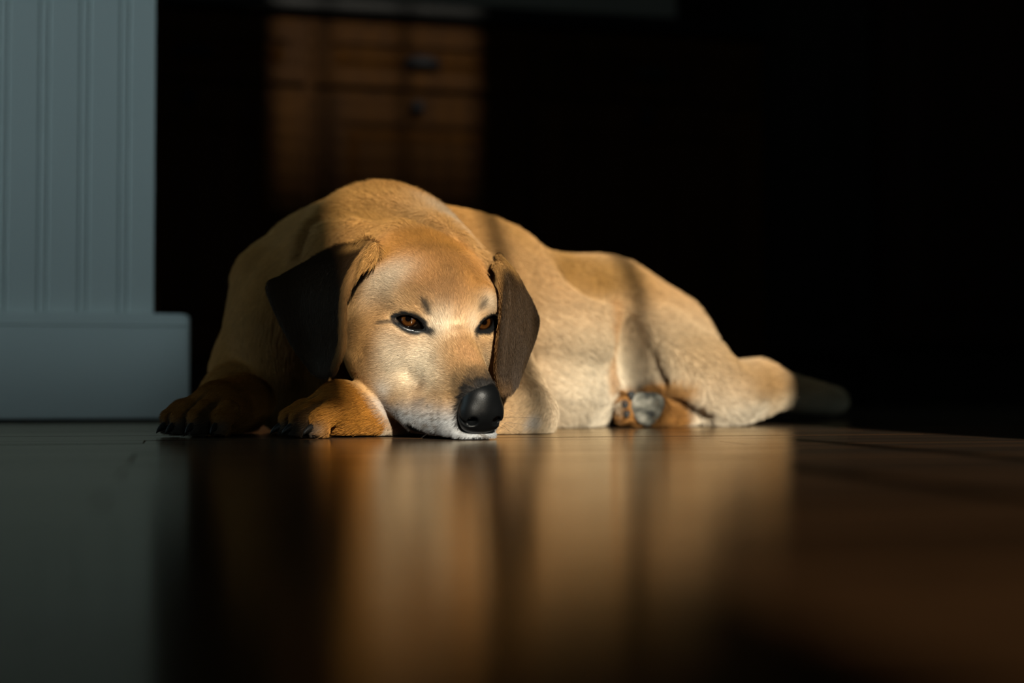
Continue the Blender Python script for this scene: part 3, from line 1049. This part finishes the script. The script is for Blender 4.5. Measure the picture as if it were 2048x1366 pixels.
LT = np.array([.76, .67, .52]); RU = np.array([.40, .175, .025]); DK = np.array([.035, .03, .025]); GD = np.array([.34, .175, .042]); BR = np.array([.24, .13, .055])
PATCHES = [(762, 560, .024, LT, .65), (800, 545, .018, LT, .35), (790, 695, .022, LT, .45), (845, 738, .024, LT, .42), (800, 726, .022, LT, .40), (835, 765, .018, LT, .2), (888, 640, .016, LT, .55), (978, 606, .010, LT, .55),
           (885, 572, .020, np.array([.28, .14, .05]), .85), (905, 555, .014, np.array([.26, .13, .045]), .6), (820, 585, .012, np.array([.28, .15, .055]), .4), (850, 590, .012, BR, .25), (835, 470, .032, RU, .55), (900, 490, .028, RU, .45), (765, 508, .018, RU, .75), (738, 640, .028, np.array([.36, .19, .065]), .6),
           (775, 620, .014, np.array([.36, .19, .065]), .4), (945, 715, .018, np.array([.42, .235, .11]), .6), (725, 712, .022, RU, .5), (745, 688, .014, RU, .4), (702, 738, .014, RU, .3), (790, 702, .016, LT, .35), (845, 702, .014, LT, .35), (770, 778, .009, np.array([.66, .62, .56]), .7),
           (842, 775, .008, BR, .7), (838, 805, .007, BR, .7), (875, 785, .006, BR, .4), (815, 672, .014, np.array([.40, .21, .08]), .45), (700, 600, .02, np.array([.36, .19, .065]), .5), (960, 560, .02, RU, .35), (849, 603, .0022, DK, .8), (852, 610, .0028, DK, .95), (855, 618, .0030, DK, .95), (858, 626, .0024, DK, .8), (965, 612, .0026, DK, .85), (967, 603, .0024, DK, .7), (962, 620, .0022, DK, .6), (866, 668, .006, DK, .5), (722, 716, .003, DK, .4), (848, 800, .004, DK, .45), (862, 812, .003, DK, .45),
           (1130, 525, .045, GD, .85), (1195, 555, .036, GD, .85), (1250, 545, .035, GD, .6), (1010, 455, .03, GD, .5), (1400, 715, .045, np.array([.46, .29, .13]), .6), (1470, 720, .05, GD, .6), (1540, 770, .04, GD, .5), (890, 428, .03, LT, .5), (690, 440, .03, GD, .5), (740, 440, .03, GD, .5), (830, 440, .03, GD, .5)]  # body coat patches; the flank golds also carry the shading of its hollow
PATCH_P = {(x, y_): P0 for (x, y_, *_), P0 in zip(PATCHES, surf([(a[0], a[1]) for a in PATCHES], dog_sdf))}

CORNER = list(surf([(762, 645), (778, 643), (793, 641)], dog_sdf))
LEGLINE = [at(1392, 752, 1.575), at(1446, 800, 1.570)]
XF0, XF1 = at(1236, 815, 1.53)[0], at(1378, 815, 1.56)[0]
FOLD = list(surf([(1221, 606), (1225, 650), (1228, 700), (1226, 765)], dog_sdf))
nv = len(dog_me.vertices)
VC = np.empty(nv * 3, np.float32); dog_me.vertices.foreach_get('co', VC); VC = VC.reshape(-1, 3).astype(float)
VN = np.empty(nv * 3, np.float32); dog_me.vertices.foreach_get('normal', VN); VN = VN.reshape(-1, 3).astype(float)
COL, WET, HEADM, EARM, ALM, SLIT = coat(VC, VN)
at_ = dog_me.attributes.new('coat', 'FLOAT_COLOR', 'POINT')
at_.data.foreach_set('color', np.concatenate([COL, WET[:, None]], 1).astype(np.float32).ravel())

def coat_mat(name, fur):
    m = mat(name, (.5, .3, .1), .6, .25)
    an = N(m, 'ShaderNodeAttribute', attribute_name='coat')
    b = bsdf(m)
    if fur:
        wire(m, an.outputs['Color'], b.inputs['Base Color'])
        b.inputs['Roughness'].default_value = .55
        b.inputs['Specular IOR Level'].default_value = .2
    else:
        wire(m, an.outputs['Color'], b.inputs['Base Color'])
        rr = N(m, 'ShaderNodeMapRange'); rr.inputs['To Min'].default_value = .75; rr.inputs['To Max'].default_value = .16
        wire(m, an.outputs['Alpha'], rr.inputs['Value']); wire(m, rr.outputs[0], b.inputs['Roughness'])
    return m
M_COAT = coat_mat('dog_coat', False)
M_FUR = coat_mat('dog_fur', True)
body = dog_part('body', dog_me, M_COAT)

# ------------------------------------------------------------------ nose
nV, nQ = surface_nets(lambda q: nose_sdf(to_head(q)) * HS, axis([(-.058, .006, .0006)]), axis([(1.095, 1.175, .0006)]), axis([(.001, .078, .0006)]))
M_NOSE = mat('nose_leather', (.003, .0034, .0038), .40, .24)
def _nose():
    m = M_NOSE
    tc = N(m, 'ShaderNodeTexCoord')
    vo = N(m, 'ShaderNodeTexVoronoi'); vo.inputs['Scale'].default_value = 1500
    wire(m, tc.outputs['Object'], vo.inputs['Vector'])
    bp = N(m, 'ShaderNodeBump'); bp.inputs['Strength'].default_value = .2; bp.inputs['Distance'].default_value = .0004
    wire(m, vo.outputs['Distance'], bp.inputs['Height']); wire(m, bp.outputs[0], bsdf(m).inputs['Normal'])
_nose()
nose = dog_part('nose', np_mesh('nose', nV, nQ), M_NOSE)
nose['label'] = 'black leathery nose'

# ------------------------------------------------------------------ eyes
M_EYE = mat('eye', (.02, .01, .005), .6, .0, Coat_Weight=1.0, Coat_Roughness=.02)
def _eye():
    m = M_EYE
    tc = N(m, 'ShaderNodeTexCoord')
    sx = N(m, 'ShaderNodeSeparateXYZ'); wire(m, tc.outputs['Object'], sx.inputs[0])
    cb = N(m, 'ShaderNodeCombineXYZ'); wire(m, sx.outputs[0], cb.inputs[0]); wire(m, sx.outputs[1], cb.inputs[1])
    ln = N(m, 'ShaderNodeVectorMath', operation='LENGTH'); wire(m, cb.outputs[0], ln.inputs[0])
    dv = N(m, 'ShaderNodeMath', operation='DIVIDE'); dv.inputs[1].default_value = EYE_R * HS
    wire(m, ln.outputs['Value'], dv.inputs[0])
    # radial streaks
    at2 = N(m, 'ShaderNodeMath', operation='ARCTAN2'); wire(m, sx.outputs[1], at2.inputs[0]); wire(m, sx.outputs[0], at2.inputs[1])
    nz = N(m, 'ShaderNodeTexNoise', noise_dimensions='1D'); nz.inputs['Scale'].default_value = 9; nz.inputs['Detail'].default_value = 3
    wire(m, at2.outputs[0], nz.inputs['W'])
    r = ramp(m, [(.0, (.003, .002, .002)), (.20, (.003, .002, .002)), (.25, (.075, .026, .006)), (.42, (.17, .060, .012)), (.52, (.06, .018, .004)), (.57, (.006, .003, .002)), (.75, (.010, .006, .004)), (1, (.012, .008, .006))])
    wire(m, dv.outputs[0], r.inputs[0])
    mx = N(m, 'ShaderNodeMixRGB', blend_type='MULTIPLY'); mx.inputs[0].default_value = .6
    wire(m, r.outputs[0], mx.inputs[1]); wire(m, nz.outputs['Fac'], mx.inputs[2])
    hs = N(m, 'ShaderNodeHueSaturation'); hs.inputs['Value'].default_value = 0.55; wire(m, mx.outputs[0], hs.inputs['Color'])
    wire(m, hs.outputs[0], bsdf(m).inputs['Base Color'])
_eye()
for s_ in (-1, 1):
    bm = bmesh.new()
    bmesh.ops.create_uvsphere(bm, u_segments=40, v_segments=28, radius=EYE_R * HS)
    me = bpy.data.meshes.new('eye'); bm.to_mesh(me); bm.free(); me.shade_smooth()
    o = dog_part('eye', me, M_EYE)
    c = from_head((EYE_C + EYE_W * .13) * (s_, 1, 1))
    g = Vector((-.20 if s_ < 0 else .50, 0, .24 if s_ < 0 else -.06)) - Vector(c)
    o.location = c
    o.rotation_euler = g.to_track_quat('Z', 'Y').to_euler()
    o['label'] = 'amber brown eye with black rim'

# ------------------------------------------------------------------ claws and pads
M_CLAW = mat('claw', (.008, .007, .006), .5, .3)
def horn(base, midp, tip, r):
    base, midp, tip = (np.asarray(x, float) for x in (base, midp, tip))
    V, F = [], []
    ts = np.linspace(0, 1, 6); seg = 8
    for i, t in enumerate(ts):
        c = (1 - t) ** 2 * base + 2 * t * (1 - t) * midp + t * t * tip
        dv = 2 * (1 - t) * (midp - base) + 2 * t * (tip - midp)
        fr = frame(dv)
        rr = r * (1 - t ** 1.6) + .0002
        for k in range(seg):
            a = 2 * math.pi * k / seg
            V.append(c + fr[0] * rr * .8 * math.cos(a) + fr[2] * rr * 1.15 * math.sin(a))
    for i in range(5):
        for k in range(seg):
            F.append((i * seg + k, i * seg + (k + 1) % seg, (i + 1) * seg + (k + 1) % seg, (i + 1) * seg + k))
    F.append(tuple(range(seg))[::-1])
    F.append(tuple(range(5 * seg, 6 * seg)))
    return mesh('claw', V, F, True)
for pw in (PAW_A, PAW_B):
    for b_, m_, t_, r_ in pw.claws():
        dog_part('claw', horn(b_, m_, t_, r_), M_CLAW)
M_PAD = mat('paw_pad', (.20, .21, .20), .8, .15)
def _pad():
    m = M_PAD
    tc = N(m, 'ShaderNodeTexCoord')
    nz = N(m, 'ShaderNodeTexNoise'); nz.inputs['Scale'].default_value = 90; nz.inputs['Detail'].default_value = 5
    wire(m, tc.outputs['Object'], nz.inputs['Vector'])
    r = ramp(m, [(.36, (.03, .032, .032)), (.5, (.15, .145, .12)), (.68, (.34, .32, .27))])
    wire(m, nz.outputs['Fac'], r.inputs[0]); wire(m, r.outputs[0], bsdf(m).inputs['Base Color'])
_pad()
M_TOEPAD = mat('toe_pad', (.025, .026, .026), .65, .3)
def pad_mesh(c, r):
    bm = bmesh.new()
    bmesh.ops.create_uvsphere(bm, u_segments=20, v_segments=12, radius=1)
    for v in bm.verts:
        x, y_, z = v.co
        w_ = 1 + .10 * math.sin(3 * math.atan2(z, x))
        v.co = (c[0] + x * r[0] * w_, c[1] + y_ * r[1], c[2] + z * r[2] * w_)
    me = bpy.data.meshes.new('pad'); bm.to_mesh(me); bm.free(); me.shade_smooth()
    return me
o = dog_part('paw_pad', pad_mesh(at(1294, 815, 1.517), (.0185, .006, .0185)), M_PAD)
o['label'] = 'grey worn main pad of the upturned hind foot'
for (x, y_, r) in SOLE_TOES:
    o = dog_part('toe_pad', pad_mesh(at(x, y_, 1.5135), (r * .55, .003, r * .75)), M_TOEPAD)

# ------------------------------------------------------------------ fur: short hairs combed along the coat
def flow_field(P):
    ctrl = []
    def W(px, py, Y, d): ctrl.append((at(px, py, Y), np.asarray(d, float)))
    def Hd(c, d):
        for s_ in ((-1, 1) if abs(c[0]) > .01 else (1,)):
            ctrl.append((from_head(np.array(c) * (s_, 1, 1)), np.asarray((d[0] * s_, d[1], d[2]), float) @ HR.T))
    # head: from the nose backwards, up the forehead, back over the cheeks
    Hd((0, 7.5, -2.6), (0, -1, .35)); Hd((0, 4, -1.2), (0, -1, .4)); Hd((0, 1.8, 1), (0, -.6, 1)); Hd((0, -1, 4), (0, -1, .5)); Hd((0, -6, 5.3), (0, -1, -.1))
    Hd((1.2, 1.6, 1.2), (.35, -.5, 1)); Hd((3, .6, 2.2), (.7, -.8, .6)); Hd((4.6, -2, 2.6), (.6, -1, .1)); Hd((5.5, -5, 2), (.3, -1, -.2))
    Hd((2.4, 5.5, -3.6), (.3, -1, -.25)); Hd((2.8, 4.5, -5.5), (.3, -.8, -.7)); Hd((1.9, 8, -5.6), (.5, -.7, -.6)); Hd((1.2, 9, -6.8), (.4, -.3, -1))
    Hd((3.2, 1.8, -2.2), (.4, -1, -.35)); Hd((5, .2, -2.6), (.3, -1, -.4)); Hd((6, -3, -2), (.1, -1, -.4)); Hd((6, -3.5, -5), (0, -.9, -.7)); Hd((4.6, 0, -6.4), (.1, -.8, -.7))
    Hd((4.4, .5, -.2), (.8, -.6, -.1)); Hd((3.0, 5, -7.6), (.2, -.6, -1))
    # ears: from base to tip
    for G, _ in EARS:
        for i in range(1, 25, 4):
            for j in (1, 6, 11, 16):
                ctrl.append((G[i, j], G[i + 1, j] - G[i - 1, j]))
    # neck and back
    W(770, 440, 1.40, (-.25, .6, .6)); W(860, 440, 1.42, (.4, .7, .2)); W(700, 470, 1.38, (-.7, .5, .2)); W(640, 520, 1.40, (-.8, .2, -.5)); W(745, 385, 1.46, (.2, .8, .5))
    W(600, 470, 1.42, (-.7, .3, -.5)); W(540, 560, 1.40, (-.3, -.2, -1)); W(520, 680, 1.38, (0, -.2, -1)); W(600, 700, 1.36, (.1, 0, -1))
    W(880, 420, 1.50, (.9, .5, -.1)); W(1000, 480, 1.48, (1, .3, -.35)); W(1080, 600, 1.48, (.9, .2, -.6)); W(1100, 750, 1.48, (.7, .2, -.5)); W(1180, 560, 1.56, (1, .2, -.3)); W(1280, 580, 1.62, (.9, .1, -.5)); W(1380, 680, 1.56, (.9, 0, -.6))
    W(1450, 760, 1.57, (1, .2, -.3)); W(1540, 770, 1.62, (1, .2, -.1)); W(1280, 720, 1.54, (.3, 0, -1)); W(1440, 830, 1.56, (.7, 0, -.5)); W(1300, 820, 1.53, (-1, 0, 0)); W(1370, 820, 1.56, (-1, -.2, 0))
    W(1700, 800, 1.80, (1, 0, 0))
    # legs
    W(1050, 740, 1.35, (.2, -.4, -1)); W(1050, 830, 1.30, (-.6, -.3, -.5)); W(900, 840, 1.28, (-1, -.3, 0)); W(750, 800, 1.235, (-.9, -.4, -.1))
    for pw in (PAW_A, PAW_B):
        f = pw.M[:, 1]
        for c in ((0, -.03, .05), (0, .01, .038), (-.02, .02, .03), (.02, .02, .03), (0, .04, .03), (.03, 0, .02), (-.03, 0, .02), (0, .05, .015)):
            ctrl.append((pw.world(c), f + np.array([0, 0, -.25])))
    W(500, 740, 1.38, (-.2, -.4, -1)); W(450, 790, 1.28, (-.3, -.8, -.5))
    cp = np.array([c[0] for c in ctrl]); cd = np.array([c[1] / np.linalg.norm(c[1]) for c in ctrl])
    out = np.empty_like(P)
    for s0 in range(0, len(P), 40000):
        d2 = ((P[s0:s0 + 40000, None, :] - cp[None]) ** 2).sum(2) + 4e-6
        w = 1 / d2 ** 2
        out[s0:s0 + 40000] = (w @ cd) / w.sum(1, keepdims=True)
    return out

if FUR:
    _t0 = _t.time()
    nq = len(dog_me.polygons)
    LV = np.empty(len(dog_me.loops), np.int32); dog_me.loops.foreach_get('vertex_index', LV)
    QI = LV.reshape(-1, 4)
    T = np.concatenate([QI[:, [0, 1, 2]], QI[:, [0, 2, 3]]])
    a_, b_, c_ = VC[T[:, 0]], VC[T[:, 1]], VC[T[:, 2]]
    area = .5 * np.linalg.norm(np.cross(b_ - a_, c_ - a_), axis=1)
    ctr = (a_ + b_ + c_) / 3
    nrm = VN[T[:, 0]]
    qh = to_head(ctr)
    headish = np.maximum(HEADM[T[:, 0]], EARM[T[:, 0]])
    fine = np.maximum(headish, ((ctr[:, 1] < 1.33) & (ctr[:, 2] < .07)).astype(float))
    # hairs per square metre
    face = HEADM[T[:, 0]] * (nrm[:, 1] < .25)
    dens = 0.55e6 + 1.5e6 * fine + 1.9e6 * face
    mid_ = (ctr[:, 0] < .02) & (ctr[:, 1] < 1.52)
    dens = np.where(mid_ & (fine < .5), 1.1e6, dens)
    dens *= np.where((nrm[:, 1] > .35) & (fine < .5), .45, 1)
    dens *= np.where(nrm[:, 1] > .5, .5, 1)
    dens *= (ctr[:, 2] > .003)
    # bare skin: eyelid rims, lip slit, inside the eye sockets, under the nose leather, foot pads
    bare = (ALM[T[:, 0]] < .14) | ((SLIT[T[:, 0]] < .16) & (headish > .5))
    nd = np.full(len(ctr), 9.0)
    m = headish > .5
    nd[m] = nose_solid(qh[m])
    bare |= nd < -.08
    for c0, r0 in [(at(1294, 815, 1.515), .0170)] + [(at(x, y_, 1.512), r * .8) for x, y_, r in SOLE_TOES]:
        bare |= (np.linalg.norm(ctr - c0, axis=1) < r0)
    dens[bare] = 0
    lam = area * dens
    cnt = rng.poisson(lam)
    ti = np.repeat(np.arange(len(T)), cnt)
    n = len(ti)
    r1, r2 = np.sqrt(rng.random(n)), rng.random(n)
    w0, w1, w2 = 1 - r1, r1 * (1 - r2), r1 * r2
    def interp(A):
        return A[T[ti, 0]] * w0[:, None] + A[T[ti, 1]] * w1[:, None] + A[T[ti, 2]] * w2[:, None]
    root = interp(VC); nn = interp(VN); nn /= np.linalg.norm(nn, axis=1, keepdims=True)
    colr = interp(COL)
    hw = interp(np.stack([HEADM, EARM], 1))
    FL = flow_field(VC)
    fl = interp(FL)
    fl += rng.normal(scale=.10, size=fl.shape)
    tan = fl - nn * (fl * nn).sum(1, keepdims=True)
    tan /= np.linalg.norm(tan, axis=1, keepdims=True) + 1e-9
    qr = to_head(root)
    # length and lift by region
    L = np.full(n, .0125)
    L = np.where(root[:, 0] > .02, .011, L)
    muzzle = hw[:, 0] * sstep(1.0, 4.0, qr[:, 1])
    L = L * (1 - hw[:, 0]) + hw[:, 0] * .0052
    L = L * (1 - muzzle) + muzzle * .0042
    L = L * (1 - hw[:, 1]) + hw[:, 1] * .0050
    paw = np.zeros(n)
    for pw in (PAW_A, PAW_B):
        l = pw.local(root)
        paw = np.maximum(paw, 1 - sstep(.04, .055, np.linalg.norm(l * np.array([1, .6, 1]), axis=1)))
    paw *= 1 - hw.max(1)
    L = L * (1 - paw) + paw * .0055
    nape = (1 - hw.max(1)) * np.exp(-(np.linalg.norm(root - at(740, 390, 1.46), axis=1) / .065) ** 2)
    L = L * (1 + .7 * nape)
    eye_near = 1 - sstep(.2, 1.1, np.where(hw[:, 0] > .3, almond(np.abs(qr) * np.array([1, 0, 0]) + qr * np.array([0, 1, 1]))[0], 9))
    L *= 1 - .6 * eye_near
    L *= rng.uniform(.7, 1.25, n)
    lift = .26 - .07 * hw[:, 0] + .08 * rng.normal(size=n) + .5 * nape
    lift = np.clip(lift, .10, 1.2)
    bend = np.clip(lift * .35, .03, .6)
    d0 = tan + nn * (lift * 1.5)[:, None]; d0 /= np.linalg.norm(d0, axis=1, keepdims=True)
    d1 = tan + nn * (lift * .7)[:, None]; d1 /= np.linalg.norm(d1, axis=1, keepdims=True)
    d2 = tan + nn * (bend * .5)[:, None] + np.array([0, 0, -.06]); d2 /= np.linalg.norm(d2, axis=1, keepdims=True)
    K = 4
    pts = np.empty((n, K, 3), np.float32)
    st = (L / 3)[:, None]
    pts[:, 0] = root - nn * .0003
    pts[:, 1] = pts[:, 0] + d0 * st
    pts[:, 2] = pts[:, 1] + d1 * st
    pts[:, 3] = pts[:, 2] + d2 * st
    pts[:, :, 2] = np.maximum(pts[:, :, 2], .0006)
    thick = np.where(hw[:, 0] > .5, .000066, np.where(hw[:, 1] > .5, .000085, np.where(root[:, 1] < 1.5, .00012, .00019)))
    prof = np.array([1.0, .95, .75, .25])
    rad = (thick * rng.uniform(.8, 1.2, n))[:, None] * prof[None]
    var = rng.normal(size=n)
    colh = colr * (1 + np.where(hw.max(1) > .5, .15, .13) * var)[:, None]
    # a sprinkling of darker guard hairs
    dark = rng.random(n) < np.where(hw[:, 0] > .5, .025, .05)
    colh[dark] *= .55
    colh = np.clip(colh, .003, .95)
    hc = bpy.data.hair_curves.new('fur')
    hc.add_curves([K] * n)
    hc.attributes['position'].data.foreach_set('vector', pts.ravel())
    ra = hc.attributes.get('radius') or hc.attributes.new('radius', 'FLOAT', 'POINT')
    ra.data.foreach_set('value', rad.astype(np.float32).ravel())
    ca = hc.attributes.new('coat', 'FLOAT_COLOR', 'CURVE')
    ca.data.foreach_set('color', np.concatenate([colh, np.ones((n, 1))], 1).astype(np.float32).ravel())
    fur = dog_part('fur', hc, M_FUR)
    fur['kind'] = 'stuff'
    print('hairs', n, round(_t.time() - _t0, 1))

# ------------------------------------------------------------------ whiskers
def whiskers():
    spl = []
    wr = random.Random(3)
    for k in range(16):
        s_ = wr.choice((-1, 1))
        c = np.array([s_ * wr.uniform(1.9, 2.9), wr.uniform(5.2, 8.2), wr.uniform(-6.6, -5.2)])
        d = np.array([s_ * wr.uniform(.5, 1.0), wr.uniform(-.1, .7), wr.uniform(-.3, .25)])
        Lw = wr.uniform(2.0, 4.2)
        p0 = from_head(c); p1 = from_head(c + d * Lw * .5); p2 = from_head(c + d * Lw + np.array([0, -.5, -.5]))
        p1[2] = max(p1[2], .003); p2[2] = max(p2[2], .002)
        spl.append([p0, p1, p2])
    hc = bpy.data.hair_curves.new('whiskers')
    K = 7
    hc.add_curves([K] * len(spl))
    t = np.linspace(0, 1, K)[:, None]
    P = np.array([(1 - t) ** 2 * a + 2 * t * (1 - t) * b + t * t * c for a, b, c in spl], np.float32)
    hc.attributes['position'].data.foreach_set('vector', P.ravel())
    ra = hc.attributes.get('radius') or hc.attributes.new('radius', 'FLOAT', 'POINT')
    ra.data.foreach_set('value', np.tile(np.linspace(.00012, .00003, K), len(spl)).astype(np.float32))
    return hc
wh = dog_part('whiskers', whiskers(), mat('whisker', (.05, .04, .03), .4, .4))
wh['kind'] = 'stuff'
